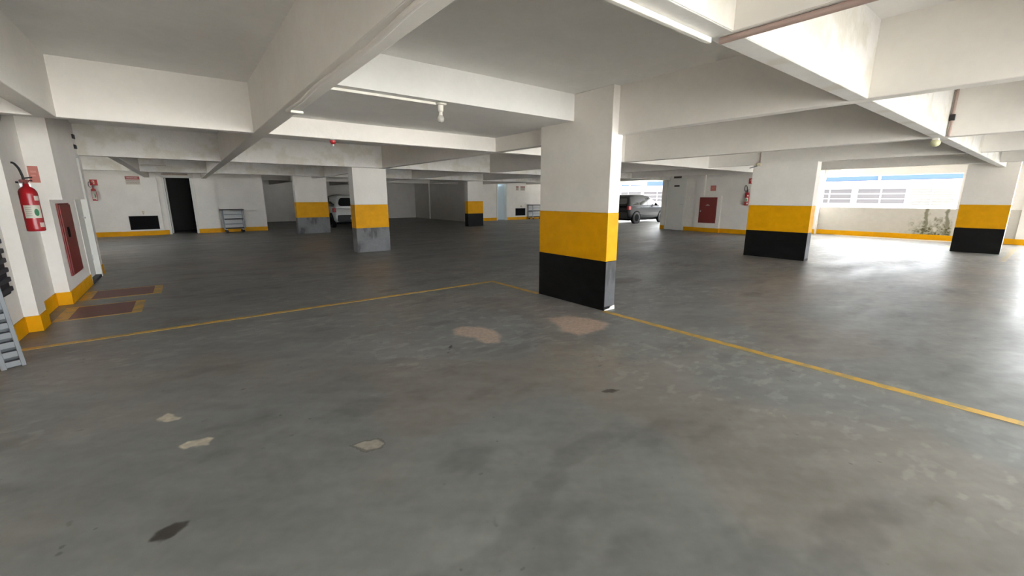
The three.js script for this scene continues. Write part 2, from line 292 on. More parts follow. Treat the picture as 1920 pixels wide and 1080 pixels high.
column(3.46, 4.33, -11.3, -10.96, 'banded column with scuffed grey base in front of the white car', M.greyBase, 'scuffed grey base');
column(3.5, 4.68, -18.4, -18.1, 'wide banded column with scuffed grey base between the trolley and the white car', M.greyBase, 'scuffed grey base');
column(11.0, 11.88, -18.0, -17.7, 'banded column near the dark recess and the blue lit doorway');

// ---------------------------------------------------------------- outside: ground, building over the way
struct('ground', box(-60, 70, -0.25, -0.21, -70, 60), M.ground);
struct('driveway', [box(23.4, 26.8, -0.2, -0.005, -30, -6.2), box(20.0, 26.8, -0.2, -0.02, -6.2, 30), box(-6, 20.0, -0.2, -0.02, 6.4, 30)], M.ground);
{
  const b = thing('office_building', 'white building with barred windows and blue upper band seen through the openings', 'building', [27, 0, -15]);
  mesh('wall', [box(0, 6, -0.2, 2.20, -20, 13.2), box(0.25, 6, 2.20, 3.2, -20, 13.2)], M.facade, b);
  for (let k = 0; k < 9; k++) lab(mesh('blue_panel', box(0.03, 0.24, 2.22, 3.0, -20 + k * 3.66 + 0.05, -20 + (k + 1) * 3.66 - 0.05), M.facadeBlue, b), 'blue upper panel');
  for (let k = 0; k <= 9; k++) mesh('post', box(0.0, 0.24, 2.20, 3.05, -20 + k * 3.66 - 0.05, -20 + k * 3.66 + 0.05), M.facade, b);
  const win = (z0, z1, y0 = 1.09, y1 = 1.82) => {
    const w = mesh('window', [box(-0.03, 0.01, y1, y1 + 0.05, z0 - 0.05, z1 + 0.05), box(-0.03, 0.01, y0 - 0.05, y0, z0 - 0.05, z1 + 0.05), box(-0.03, 0.01, y0, y1, z0 - 0.05, z0), box(-0.03, 0.01, y0, y1, z1, z1 + 0.05)], M.facade, b);
    const n = Math.max(1, Math.round((z1 - z0) / 0.95)), dz = (z1 - z0) / n, dy = (y1 - y0) / 3;
    for (let i = 0; i < n; i++) for (let j = 0; j < 3; j++) mesh('pane', box(-0.012, -0.004, y0 + j * dy + 0.022, y0 + (j + 1) * dy - 0.022, z0 + i * dz + 0.03, z0 + (i + 1) * dz - 0.03), M.paneDark, w);
  };
  win(6.4, 8.3); win(8.5, 10.36); win(3.9, 5.9); win(-6.6, -4.3); win(-4.1, -1.8); win(-1.6, 0.5); win(1.3, 3.4);
  const louvreM = new THREE.MeshStandardMaterial({ color: new THREE.Color(0.085, 0.08, 0.07), roughness: 0.7 });
  const lv = mesh('louvre', [box(-0.04, 0.0, 0.94, 0.98, 10.46, 12.02), box(-0.04, 0.0, 1.82, 1.86, 10.46, 12.02), box(-0.04, 0, 0.98, 1.82, 11.22, 11.27)], M.facade, b);
  for (let j = 0; j < 11; j++) { const g = new THREE.BoxGeometry(0.012, 0.075, 1.5); g.rotateZ(0.5); g.translate(-0.015, 1.02 + j * 0.075, 11.24); mesh('slat', worldUV(g), louvreM, lv); }
}

// ---------------------------------------------------------------- doors
{ // door in the left wall, beyond the red cabinet
  const d = new THREE.Group(); d.name = 'door_1'; d.userData.kind = 'structure'; scene.add(d);
  mesh('frame', [box(-1.45, -1.29, 0, 2.1, -10.56, -10.47), box(-1.45, -1.31, 0, 2.1, -9.60, -9.54), box(-1.45, -1.29, 2.06, 2.12, -10.56, -9.54)], M.doorWhite, d);
  mesh('leaf', rbox(-1.42, -1.37, 0.05, 2.06, -10.47, -9.6, 0.004), M.doorWhite, d);
  mesh('threshold', box(-1.46, -1.30, 0, 0.045, -10.47, -9.6), M.rubber, d);
  mesh('handle', [cyl(0.02, 0.02, 0.03, -1.355, 1.04, -10.36), bar([-1.345, 1.055, -10.36], [-1.345, 1.055, -10.25], 0.009)], M.metal, d);
  mesh('hinge', [box(-1.372, -1.362, 1.72, 1.82, -10.475, -10.455), box(-1.372, -1.362, 0.3, 0.4, -10.475, -10.455)], M.metal, d);
}
{
  const b = thing('wall_box', 'small dark fixture with two caps above the left wall door', 'fixture', [-1.32, 2.2, -10.3]);
  mesh('body', rbox(0, 0.05, 0.0, 0.22, -0.05, 0.05), M.pvc, b); mesh('cap', rbox(-0.002, 0.06, 0.15, 0.225, -0.055, 0.055), M.rubber, b); mesh('cap', rbox(-0.002, 0.06, -0.005, 0.06, -0.055, 0.055), M.rubber, b);
}
{ // dark doorway in the back wall
  const d = new THREE.Group(); d.name = 'door_2'; d.userData.kind = 'structure'; scene.add(d);
  mesh('frame', [box(-0.47, -0.40, 0, 2.18, ZB - 0.22, ZB + 0.03), box(0.38, 0.45, 0, 2.18, ZB - 0.22, ZB + 0.03), box(-0.47, 0.45, 2.13, 2.19, ZB - 0.22, ZB + 0.03)], M.doorWhite, d);
  const leaf = mesh('leaf', box(0, 0.04, 0.02, 2.12, -0.76, 0), M.doorWhite, d); leaf.position.set(-0.39, 0, ZB - 0.22);
  const room = new THREE.MeshStandardMaterial({ color: new THREE.Color(0.05, 0.05, 0.045), roughness: 0.8 });  // unlit darkness of the room put into its wall colour
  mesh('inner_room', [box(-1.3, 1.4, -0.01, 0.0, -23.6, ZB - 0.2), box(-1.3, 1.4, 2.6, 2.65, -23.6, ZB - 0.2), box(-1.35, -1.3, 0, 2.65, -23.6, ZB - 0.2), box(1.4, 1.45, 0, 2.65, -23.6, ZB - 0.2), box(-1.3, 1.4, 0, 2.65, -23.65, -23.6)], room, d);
}
const lineSign = (w, h, head, bg, rows) => canvasTex(256, Math.round(256 * h / w), (c, W, H) => {          // header bar and rows of print too small to read
  c.fillStyle = bg; c.fillRect(0, 0, W, H); let y = 0;
  if (head) { c.fillStyle = head; c.fillRect(0, 0, W, H * 0.38); c.fillStyle = bg; for (let i = 0; i < 9; i++) c.fillRect(W * 0.12 + i * W * 0.085, H * 0.12, W * 0.055, H * 0.13); y = H * 0.44; }
  c.fillStyle = '#8d7f78'; const st = (H - y) / (rows + 0.6);
  for (let r = 0; r < rows; r++) for (let x = W * 0.06; x < W * 0.92;) { const l = W * (0.03 + 0.07 * rnd()); c.fillRect(x, y + st * (r + 0.45), l, st * 0.45); x += l + W * 0.025; }
});
function plate(name, w, h, m, label, pos, turn, group, back = M.signPlate) {          // a thin flat sign facing local +z
  const g = new THREE.BoxGeometry(w, h, 0.006); g.translate(0, 0, 0.003);
  const o = new THREE.Mesh(g, [back, back, back, back, m, back]); o.name = numbered(name); o.castShadow = o.receiveShadow = true;
  o.position.set(...pos); o.rotation.y = turn; scene.add(o);
  return tag(o, label, 'sign', group);
}
const mapped = (t, r = 0.5) => new THREE.MeshStandardMaterial({ map: t, roughness: r });
const FX = Math.PI / 2;                                             // turn: sign facing +x; -FX faces -x; 0 faces +z
const extSign = canvasTex(128, 128, (c) => {
  c.fillStyle = '#b3211f'; c.fillRect(0, 0, 128, 128); c.fillStyle = '#f0e2d0'; c.fillRect(54, 40, 26, 62); c.fillRect(60, 28, 14, 12); c.fillRect(44, 22, 34, 8); c.fillRect(40, 28, 7, 34); c.fillStyle = '#d9a02a'; c.fillRect(58, 56, 18, 22);
});
const redSign = canvasTex(64, 64, (c) => { c.fillStyle = '#bf7468'; c.fillRect(0, 0, 64, 64); c.fillStyle = '#cf8c80'; c.fillRect(14, 18, 36, 8); c.fillRect(14, 34, 28, 6); });
plate('extinguisher_sign', 0.20, 0.20, mapped(extSign), 'red square sign with white extinguisher symbol on the back wall', [-2.33, 1.91, ZB], 0);
plate('warning_sign', 0.40, 0.29, mapped(lineSign(0.4, 0.29, '#9c4a44', '#cfc5ba', 4)), 'white notice with red header above the black wall panel', [-1.28, 2.0, ZB + 0.1], 0);
plate('door_sign', 0.8, 0.06, mapped(lineSign(0.8, 0.06, null, '#bda893', 1)), 'thin strip of reddish lettering over the dark doorway', [-0.05, 2.26, ZB + 0.001], 0);
plate('hydrant_sign', 0.09, 0.2, mapped(redSign), 'small pale red sign beside the large fire extinguisher', [-1.40, 1.68, -7.92], 0);
plate('warning_sign', 0.36, 0.26, mapped(lineSign(0.36, 0.26, '#8d5a50', '#b7ab9c', 4)), 'small notice with brownish print beside the blue lit doorway', [17.42, 1.96, -21.4], 0);
plate('warning_sign', 0.2, 0.26, mapped(lineSign(0.2, 0.26, '#8d5a50', '#b7ab9c', 2)), 'narrow brownish notice left of a larger notice by the blue lit doorway', [16.98, 1.96, -21.4], 0);
plate('exit_sign', 0.36, 0.15, mapped(lineSign(0.36, 0.15, null, '#4a4636', 1)), 'dark oblong sign above the white door', [17.1, 2.27, -10.41], -FX);
plate('hydrant_sign', 0.23, 0.21, mapped(redSign), 'pale red square sign over the dark red wall cabinet by the white door', [17.1, 1.76, -8.80], -FX);
plate('extinguisher_sign', 0.2, 0.2, mapped(extSign), 'red sign above the extinguisher half hidden by a banded column', [17.1, 2.0, -7.36], -FX);
{ // blue lit doorway
  const d = new THREE.Group(); d.name = 'door_3'; d.userData.kind = 'structure'; scene.add(d);
  mesh('frame', [box(15.36, 15.43, 0, 2.24, -21.62, -21.37), box(16.09, 16.16, 0, 2.24, -21.62, -21.37), box(15.36, 16.16, 2.19, 2.25, -21.62, -21.37)], M.doorWhite, d);
  mesh('inner_room', [box(14.4, 17.2, -0.01, 0, -24, -21.6), box(14.4, 17.2, 2.6, 2.65, -24, -21.6), box(14.35, 14.4, 0, 2.65, -24, -21.6), box(17.2, 17.25, 0, 2.65, -24, -21.6), box(14.4, 17.2, 0, 2.65, -24.05, -24)], M.doorBlue, d);
  const leaf = mesh('leaf', box(-0.66, 0, 0.02, 2.18, -0.04, 0), M.doorBlue, d); leaf.position.set(16.085, 0, -21.62); leaf.rotation.y = -0.5;
  mesh('handle', bar([-0.6, 1.0, 0.02], [-0.6, 1.14, 0.02], 0.012), M.metal, leaf);
  mesh('door_closer', box(-0.62, -0.42, 2.0, 2.08, 0, 0.05), M.rubber, leaf);
}
{
  const l = thing('ceiling_lamp', 'cool white lamp inside the blue lit doorway', 'lamp', [15.6, 2.6, -22.4]);
  const e = new THREE.MeshStandardMaterial({ color: 0xffffff, emissive: new THREE.Color(0.75, 0.9, 1), emissiveIntensity: 2 });
  mesh('housing', rbox(-0.15, 0.15, -0.05, 0, -0.15, 0.15), M.pvc, l); mesh('diffuser', rbox(-0.13, 0.13, -0.06, -0.045, -0.13, 0.13, 0.004), e, l);
  const p = new THREE.PointLight(new THREE.Color(0.72, 0.9, 1), 5); p.position.set(15.6, 2.45, -22.4); p.castShadow = true; scene.add(p);
}
{ // white door in the right wall
  const d = new THREE.Group(); d.name = 'door_4'; d.userData.kind = 'structure'; scene.add(d);
  mesh('leaf', rbox(17.06, 17.1, 0.01, 2.15, -10.80, -10.0, 0.004), M.doorWhite, d);
  mesh('frame', [box(17.03, 17.1, 0, 2.19, -10.86, -10.80), box(17.075, 17.1, 0, 2.19, -10.0, -9.96), box(17.03, 17.1, 2.15, 2.2, -10.86, -9.96)], M.doorWhite, d);
  mesh('handle', [bar([17.06, 1.1, -10.06], [17.02, 1.1, -10.06], 0.012), bar([17.02, 1.1, -10.06], [17.02, 1.1, -10.2], 0.009)], M.metal, d);
  mesh('name_plate', box(17.054, 17.06, 1.85, 1.91, -10.52, -10.27), M.rubber, d);
}
tag(mesh('light_switch', rbox(17.085, 17.1, 1.28, 1.42, -9.86, -9.78), M.pvc), 'small switch plate between the white door and the red cabinet', 'switch');

// ---------------------------------------------------------------- fire extinguishers and hydrant cabinets
function extinguisher(label, pos, turn, s, bigLabel) {               // wall behind at local -z; hose loops up on the left
  const t = thing('fire_extinguisher', label, 'extinguisher', pos, turn, 'fire extinguishers on the walls'); t.scale.setScalar(s);
  mesh('cylinder', lathe([[0, 0], [0.066, 0], [0.074, 0.008], [0.075, 0.03], [0.075, 0.40], [0.072, 0.43], [0.058, 0.462], [0.034, 0.482], [0.024, 0.49], [0.024, 0.515], [0, 0.515]], 0, 0, 0), M.red, t);
  const L = new THREE.CylinderGeometry(0.0757, 0.0757, bigLabel ? 0.3 : 0.14, 28, 1, true, -0.9, 1.9); L.translate(0, bigLabel ? 0.22 : 0.215, 0);
  lab(mesh('label', L, new THREE.MeshStandardMaterial({ map: canvasTex(128, 64, (c) => { c.fillStyle = '#d6d2c4'; c.fillRect(0, 0, 128, 64); c.fillStyle = '#2f7a52'; c.beginPath(); c.arc(88, 36, 18, 0, 7); c.fill(); c.fillStyle = '#a9a79a'; for (let i = 0; i < 5; i++) c.fillRect(10, 10 + i * 10, 44, 3); }), roughness: 0.5, side: THREE.DoubleSide }), t), 'pale label with a green disc');
  const L2 = new THREE.CylinderGeometry(0.0757, 0.0757, 0.05, 12, 1, true, 0.45, 0.7); L2.translate(0, 0.36, 0); const L3 = L2.clone(); L3.translate(0, -0.29, 0); L3.scale(1, 1, 1);
  const stick = new THREE.MeshStandardMaterial({ color: 0xd9cfc4, roughness: 0.6, side: THREE.DoubleSide }); mesh('sticker', L2, stick, t); mesh('sticker', L3, stick, t);
  mesh('valve', [cyl(0.02, 0.018, 0.05, 0, 0.51, 0), rbox(-0.045, 0.03, 0.53, 0.56, -0.015, 0.015)], M.cabinet, t);
  mesh('lever', [bar([-0.02, 0.572, 0], [0.06, 0.585, 0], 0.008), bar([-0.01, 0.55, 0], [0.055, 0.55, 0], 0.008)], M.rubber, t);
  mesh('hose', tube([[-0.005, 0.55, 0], [-0.012, 0.61, 0.005], [-0.03, 0.69, 0.012], [-0.062, 0.735, 0.015], [-0.095, 0.72, 0.015], [-0.112, 0.65, 0.012], [-0.108, 0.58, 0.01], [-0.085, 0.535, 0.01], [-0.05, 0.53, 0.01]], 0.011), M.rubber, t);
  mesh('wall_bracket', [box(-0.02, 0.02, 0.42, 0.5, -0.10, -0.05), box(-0.04, 0.04, 0.40, 0.52, -0.105, -0.095)], M.metal, t);
  return t;
}
extinguisher('large red fire extinguisher with curled black hose on the left wall', [-1.32, 1.03, -7.02], 0.25, 1.0, false);
extinguisher('fire extinguisher covered by a pale label under a red symbol sign', [-2.36, 1.28, ZB + 0.105], 0, 0.88, true);
extinguisher('fire extinguisher partly hidden behind a banded column near the long window', [16.995, 1.1, -7.42], -FX, 1.0, false);
{
  const c = thing('hydrant_cabinet', 'tall dark red hydrant cabinet with black latch on the left wall', 'cabinet', [-1.318, 0.34, -8.55]);
  mesh('body', rbox(0, 0.02, 0, 0.98, -0.36, 0.36, 0.004), M.cabinet, c); const d = mesh('door', rbox(0.02, 0.034, 0.02, 0.96, -0.34, 0.34, 0.005), M.cabinet, c);
  mesh('latch', rbox(0.034, 0.045, 0.52, 0.66, 0.1, 0.19, 0.004), M.dark, d);
  const c2 = thing('hydrant_cabinet', 'dark red hydrant cabinet set in the right wall beside the white door', 'cabinet', [16.998, 0.37, -8.9]);
  mesh('body', rbox(-0.02, 0, 0, 1.03, -0.36, 0.36, 0.004), M.cabinet, c2); const d2 = mesh('door', rbox(-0.034, -0.02, 0.02, 1.01, -0.34, 0.34, 0.005), M.cabinet, c2);
  const s = new THREE.Shape([[-0.1, 0], [0.1, 0], [0.0, 0.06]].map((q) => new THREE.Vector2(...q))), g = new THREE.ExtrudeGeometry(s, { depth: 0.003, bevelEnabled: false }); g.rotateY(-FX); g.translate(-0.034, 0.7, 0);
  lab(mesh('sticker', g, M.brownPipe, d2), 'small brown warning sticker'); mesh('latch', rbox(-0.045, -0.034, 0.45, 0.5, -0.3, -0.26, 0.003), M.metal, d2);
}

// ---------------------------------------------------------------- wall panels with taps, trolleys
function tapPanel(label, tapLabel, x0, x1, y0, y1, z) {
  const p = thing('wall_panel', label, 'panel', [(x0 + x1) / 2, y0, z]), w = (x1 - x0) / 2, h = y1 - y0;
  mesh('sheet', rbox(-w, w, 0, h, 0, 0.02, 0.004), M.dark, p); mesh('rim', [box(-w - 0.015, w + 0.015, h, h + 0.015, 0, 0.024), box(-w - 0.015, w + 0.015, -0.015, 0, 0, 0.024), box(-w - 0.015, -w, 0, h, 0, 0.024), box(w, w + 0.015, 0, h, 0, 0.024)], M.rubber, p);
  const t = thing('tap', tapLabel, 'tap', [(x0 + x1) / 2 + 0.02, y1 + 0.08, z]);
  mesh('spout', tube([[0, 0.05, 0], [0, 0.05, 0.08], [0, 0.045, 0.12], [0, -0.01, 0.13]], 0.014, 20), M.brass, t); mesh('valve', [cyl(0.016, 0.016, 0.05, 0, 0.05, 0.06), bar([-0.04, 0.105, 0.06], [0.04, 0.105, 0.06], 0.01)], M.brass, t); mesh('flange', (() => { const g = new THREE.CylinderGeometry(0.028, 0.028, 0.008, 16); g.rotateX(FX); g.translate(0, 0.05, 0.004); return g; })(), M.brass, t);
}
tapPanel('black wall panel low on the wall left of the dark doorway', 'brass tap over the black panel near the dark doorway', -1.56, -0.76, 0.24, 0.71, ZB + 0.1);
tapPanel('black wall panel low on the wall right of the blue lit doorway', 'brass tap over the black panel near the blue lit doorway', 16.85, 17.62, 0.27, 0.70, -21.4);
const sheetM = new THREE.MeshStandardMaterial({ color: new THREE.Color(0.62, 0.63, 0.62), roughness: 0.6 });
function trolley(label, pos, w) {
  const t = thing('trolley', label, 'trolley', pos, 0, 'metal trolleys against the back walls'), d = 0.22;
  mesh('top_tray', rbox(-w / 2 - 0.08, w / 2 + 0.04, 0.895, 0.93, -d - 0.02, d + 0.02, 0.008), M.rubber, t);
  for (const [sx, sz] of [[-1, -1], [-1, 1], [1, -1], [1, 1]]) mesh('leg', bar([sx * w / 2, 0.12, sz * d], [sx * w / 2, 0.9, sz * d], 0.018), M.greyMetal, t);
  for (const y of [0.15, 0.52]) lab(mesh('shelf', rbox(-w / 2, w / 2, y, y + 0.035, -d, d, 0.006), M.rubber, t), 'dark shelf edge');
  for (const y of [0.34, 0.72]) for (const sz of [-1, 1]) mesh('rail', bar([-w / 2, y, sz * d], [w / 2, y, sz * d], 0.012), M.greyMetal, t);
  for (const y of [0.17, 0.54]) mesh('back_sheet', box(-w / 2, w / 2, y, y + 0.33, -d - 0.002, -d + 0.002), sheetM, t);
  for (const [sx, sz] of [[-1, -1], [-1, 1], [1, -1], [1, 1]]) { const g = new THREE.CylinderGeometry(0.055, 0.055, 0.03, 18); g.rotateX(FX); g.translate(sx * (w / 2 - 0.06), 0.056, sz * (d - 0.03)); const c = mesh('castor', g, M.rubber, t); mesh('fork', box(sx * (w / 2 - 0.06) - 0.02, sx * (w / 2 - 0.06) + 0.02, 0.05, 0.14, sz * (d - 0.03) - 0.025, sz * (d - 0.03) - 0.018), M.metal, c); }
}
trolley('grey metal trolley with dark shelves right of the dark doorway', [1.62, 0, ZB + 0.32], 0.68);
trolley('pale metal trolley with dark shelves beyond the blue lit doorway', [18.35, 0, -21.1], 1.0);

// ---------------------------------------------------------------- ceiling fittings and pipes
{
  const b = thing('ceiling_bulb', 'white bulb in a lampholder hanging from the dropped ceiling bay', 'bulb', [2.22, 2.335, -4.06]);
  mesh('rose', lathe([[0, 0], [0.062, 0], [0.062, -0.012], [0.05, -0.02], [0, -0.02]].map(([r, y]) => [r, y]), 0, 0, 0), M.pvc, b);
  mesh('holder', lathe([[0.027, -0.02], [0.03, -0.03], [0.027, -0.07], [0.022, -0.085], [0, -0.085]], 0, 0, 0), M.pvc, b);
  mesh('bulb_neck', lathe([[0.018, -0.085], [0.02, -0.115]], 0, 0, 0), M.pvc, b);
  lab(mesh('bulb_glass', lathe([[0.02, -0.115], [0.031, -0.135], [0.034, -0.152], [0.028, -0.174], [0.014, -0.185], [0, -0.187]], 0, 0, 0), new THREE.MeshPhysicalMaterial({ color: new THREE.Color(0.9, 0.88, 0.85), roughness: 0.25, transmission: 0.6, thickness: 0 }), b), 'clear glass bulb, unlit');
}
tag(mesh('conduit', rbox(0.91, 2.17, 2.312, 2.336, -4.075, -4.05, 0.004), M.pvc), 'slim white conduit running to the bulb on the dropped ceiling bay', 'conduit');
tag(mesh('conduit', tube([...Array(15)].map((_, i) => [0.80 + 0.008 * Math.sin(i * 2.1), 2.106 - 0.005 * Math.abs(Math.sin(i * 1.3)), -4.1 + i * 0.5]), 0.014, 120, 8), M.white), 'painted cable pipe along the underside of the beam left of the bulb', 'conduit');
tag(mesh('conduit_clip', rbox(0.83, 0.93, 2.098, 2.118, -4.16, -4.11, 0.004), M.pvc), 'small cream clip at the end of the painted beam pipe', 'clip');
tag(mesh('conduit', rbox(-1.40, 2.03, 2.096, 2.119, -1.145, -1.122, 0.003), M.pvc), 'cream conduit along the underside of the near ceiling beam', 'conduit');
tag(mesh('conduit', tube([[2.065, 2.104, -1.10], [2.065, 2.102, 0.2], [2.068, 2.104, 1.5], [2.065, 2.103, 3.1]], 0.015, 40, 8), M.brownPipe), 'brownish pipe under the short beam meeting the cream conduit', 'conduit');
{
  const p = thing('conduit', 'thin dark vertical pipe with a black box in the beam corner', 'conduit', [7.445, BEAM, -1.0]);
  mesh('pipe', bar([0, 0, 0], [0, 0.53, 0], 0.014), M.brownPipe, p); mesh('box', rbox(-0.02, 0.012, 0.18, 0.25, -0.025, 0.025, 0.004), M.rubber, p);
}
{
  const s = thing('alarm_light', 'small red dome light under the beam by the scuffed column', 'alarm light', [1.64, BEAM, -5.86]);
  mesh('base', lathe([[0, 0], [0.03, 0], [0.03, -0.012], [0, -0.012]], 0, 0, 0), M.pvc, s); mesh('dome', lathe([[0.034, -0.01], [0.036, -0.03], [0.026, -0.05], [0, -0.058]], 0, 0, 0), M.red, s); mesh('tip', lathe([[0.012, -0.055], [0.012, -0.078], [0, -0.082]], 0, 0, 0), M.pvc, s);
  const y = thing('motion_sensor', 'small yellowish sensor under the beam crossing near the vertical pipe', 'sensor', [7.55, BEAM - 0.002, -1.12]);
  mesh('base', rbox(-0.04, 0.04, -0.02, 0, -0.03, 0.03, 0.005), M.pvc, y); const g = new THREE.SphereGeometry(0.05, 20, 14); g.scale(1, 0.9, 1); g.translate(0, -0.055, 0); mesh('head', g, new THREE.MeshStandardMaterial({ color: new THREE.Color(0.62, 0.6, 0.36), roughness: 0.5 }), y);
  const q = thing('bracket_light', 'small beige lamp on a bracket at the top of a banded column', 'lamp', [10.9, 2.15, -4.55]);
  mesh('cable', bar([-0.012, 0, 0], [-0.012, 0.32, 0], 0.008), M.brownPipe, q); mesh('head', rbox(-0.08, 0, -0.03, 0.04, -0.04, 0.04, 0.012), new THREE.MeshStandardMaterial({ color: new THREE.Color(0.6, 0.54, 0.4), roughness: 0.6 }), q); mesh('arm', bar([-0.05, -0.03, -0.03], [-0.05, -0.07, -0.2], 0.012), M.greyMetal, q);
}
function batten(label, pos, w, turn = 0) {
  const b = thing('batten_light', label, 'ceiling light', pos, turn, 'unlit batten lights');
  mesh('housing', rbox(-w / 2, w / 2, 0, 0.06, 0, 0.06, 0.008), M.pvc, b); mesh('tube', (() => { const g = new THREE.CylinderGeometry(0.014, 0.014, w - 0.06, 12); g.rotateZ(FX); g.translate(0, 0.03, 0.078); return g; })(), M.signPlate, b);
  for (const s of [-1, 1]) mesh('end_cap', rbox(s * (w / 2 - 0.02) - 0.012, s * (w / 2 - 0.02) + 0.012, 0.0, 0.06, 0.05, 0.095, 0.004), M.pvc, b);
}
batten('unlit batten light on the beam in front of the dark doorway', [-0.48, 2.27, -16.2], 0.62);
batten('unlit batten light on the beam above the parked black car', [13.9, 2.34, -10.72], 0.7);
batten('short unlit batten light on the beam before the white door', [15.0, 2.34, -10.72], 0.45);
batten('long unlit batten light on the wall over the blue lit doorway', [16.3, 2.33, -21.4], 2.0);

// ---------------------------------------------------------------- grey post and dark ribbed panel at the left wall
{
  const p = thing('slotted_post', 'grey metal post with rows of slots leaning by the left wall', 'post', [-1.30, 0, -5.22], 0.35);
  const m = new THREE.MeshStandardMaterial({ color: new THREE.Color(0.19, 0.205, 0.22), roughness: 0.55 });
  p.rotation.order = 'YXZ'; p.rotation.z = 0.05;
  mesh('side_plate', rbox(-0.075, -0.067, 0, 1.25, -0.16, 0.06, 0.003), m, p);
  for (const s of [-1, 1]) mesh('rail', rbox(s * 0.055 - 0.014, s * 0.055 + 0.014, 0, 1.25, 0.03, 0.06, 0.004), m, p);
  for (let k = 0; k < 15; k++) mesh('slat', rbox(-0.045, 0.045, 0.01 + k * 0.082, 0.06 + k * 0.082, 0.02, 0.055, 0.005), m, p);
  mesh('back_plate', rbox(-0.05, 0.05, 0, 1.25, -0.02, -0.012, 0.003), new THREE.MeshStandardMaterial({ color: new THREE.Color(0.09, 0.10, 0.11), roughness: 0.6 }), p);
  const r = thing('ribbed_panel', 'dark ribbed panel with a rounded corner behind the grey slotted post', 'panel', [-1.43, 0.5, -5.98]);
  const dk = new THREE.MeshStandardMaterial({ color: new THREE.Color(0.045, 0.04, 0.05), roughness: 0.5 });
  mesh('backing', rbox(-0.02, 0.04, 0, 0.95, -0.05, 0.6, 0.012), M.rubber, r);
  for (let k = 0; k < 10; k++) mesh('rib', rbox(0.02, 0.06, 0.03 + k * 0.09, 0.075 + k * 0.09, -0.045, 0.6, 0.008), dk, r);
  mesh('foot', rbox(-0.015, 0.0, -0.5, 0.0, 0.2, 0.3, 0.004), dk, r);
}

// ---------------------------------------------------------------- painted floor marks
const wornYellow = dataTex(512, 512, (u, v) => { const n = fbm(u * 16, v * 16, 5, 16), s = sstep(0.46, 0.66, n) * 0.75, a = [0.86, 0.68, 0.24], b = [0.70, 0.60, 0.36]; return a.map((q, i) => q + (b[i] - q) * s); }, true, 1.2);
const fadedYellow = dataTex(256, 256, (u, v) => { const n = fbm(u * 16, v * 16, 5, 16), s = 0.35 + sstep(0.4, 0.6, n) * 0.6, a = [0.72, 0.58, 0.25], b = [0.54, 0.52, 0.47]; return a.map((q, i) => q + (b[i] - q) * s); }, true, 1.2);
const wornRed = dataTex(256, 256, (u, v) => { const n = fbm(u * 16, v * 16, 4, 16), s = sstep(0.5, 0.75, n) * 0.4, a = [0.44, 0.18, 0.15], b = [0.42, 0.3, 0.27]; return a.map((q, i) => q + (b[i] - q) * s); }, true, 1.2);
const mLine = new THREE.MeshStandardMaterial({ map: wornYellow, roughness: 0.45 }), mFaded = new THREE.MeshStandardMaterial({ map: fadedYellow, roughness: 0.45 }), mZone = new THREE.MeshStandardMaterial({ map: wornRed, roughness: 0.45 });
const paint = (x0, x1, z0, z1) => box(x0, x1, 0, 0.0025, z0, z1);
tag(mesh('parking_line', paint(-1.4, 4.07, -5.80, -5.72), mLine), 'long yellow floor line running from the left wall towards the large column', 'line');
tag(mesh('parking_line', paint(3.99, 4.07, -5.72, -4.575), mLine), 'short yellow floor line behind the large column', 'line');
tag(mesh('parking_line', paint(3.99, 4.07, -3.33, 2.4), mLine), 'long yellow floor line leading away from the foot of the large column', 'line');
tag(mesh('parking_line', paint(14.9, 17.8, -1.92, -1.82), mFaded), 'faded yellow floor line on the mouldy wall side of the end column', 'line');
tag(mesh('parking_line', paint(14.3, 18.0, -0.70, -0.60), mFaded), 'faded yellow floor line on the open side of the end column', 'line');
function zone(x0, x1, z0, z1, xe, label) {
  const t = thing('fire_zone', label, 'floor marking', [0, 0, 0]);
  lab(mesh('red_field', paint(x0, x1, z0, z1), mZone, t), 'red painted field');
  mesh('border', [paint(x1, xe, z0 - 0.04, z1 + 0.04), paint(x0 - 0.12, x0, z0 - 0.04, z1 + 0.04), paint(x0, x1, z1, z1 + 0.04), paint(x0, x1, z0 - 0.04, z0)], mLine, t);
}
zone(-1.22, -0.66, -7.62, -6.90, -0.56, 'red floor zone with yellow edge below the large fire extinguisher');
zone(-1.17, -0.50, -8.78, -8.12, -0.40, 'red floor zone with yellow edge below the red cabinet on the left wall');

// ---------------------------------------------------------------- cars
function loft(stations, ring) {                                     // ring(station) -> closed list of [z, y]
  const P = [], I = [], n = ring(stations[0]).length;
  stations.forEach((s) => ring(s).forEach(([z, y]) => P.push(s[0], y, z)));
  for (let i = 0; i < stations.length - 1; i++) for (let j = 0; j < n; j++) { const a = i * n + j, b = i * n + (j + 1) % n, c = a + n, d = b + n; I.push(a, b, c, b, d, c); }
  for (const [i, f] of [[0, 1], [stations.length - 1, 0]]) { const s = stations[i], r = ring(s), cy = r.reduce((q, p) => q + p[1], 0) / n, k = P.length / 3; P.push(s[0], cy, 0); for (let j = 0; j < n; j++) { const a = i * n + j, b = i * n + (j + 1) % n; f ? I.push(k, b, a) : I.push(k, a, b); } }
  const g = new THREE.BufferGeometry(); g.setAttribute('position', new THREE.Float32BufferAttribute(P, 3)); g.setIndex(I); g.computeVertexNormals(); g.setAttribute('uv', new THREE.BufferAttribute(new Float32Array(P.length / 3 * 2), 2));
  return g;
}
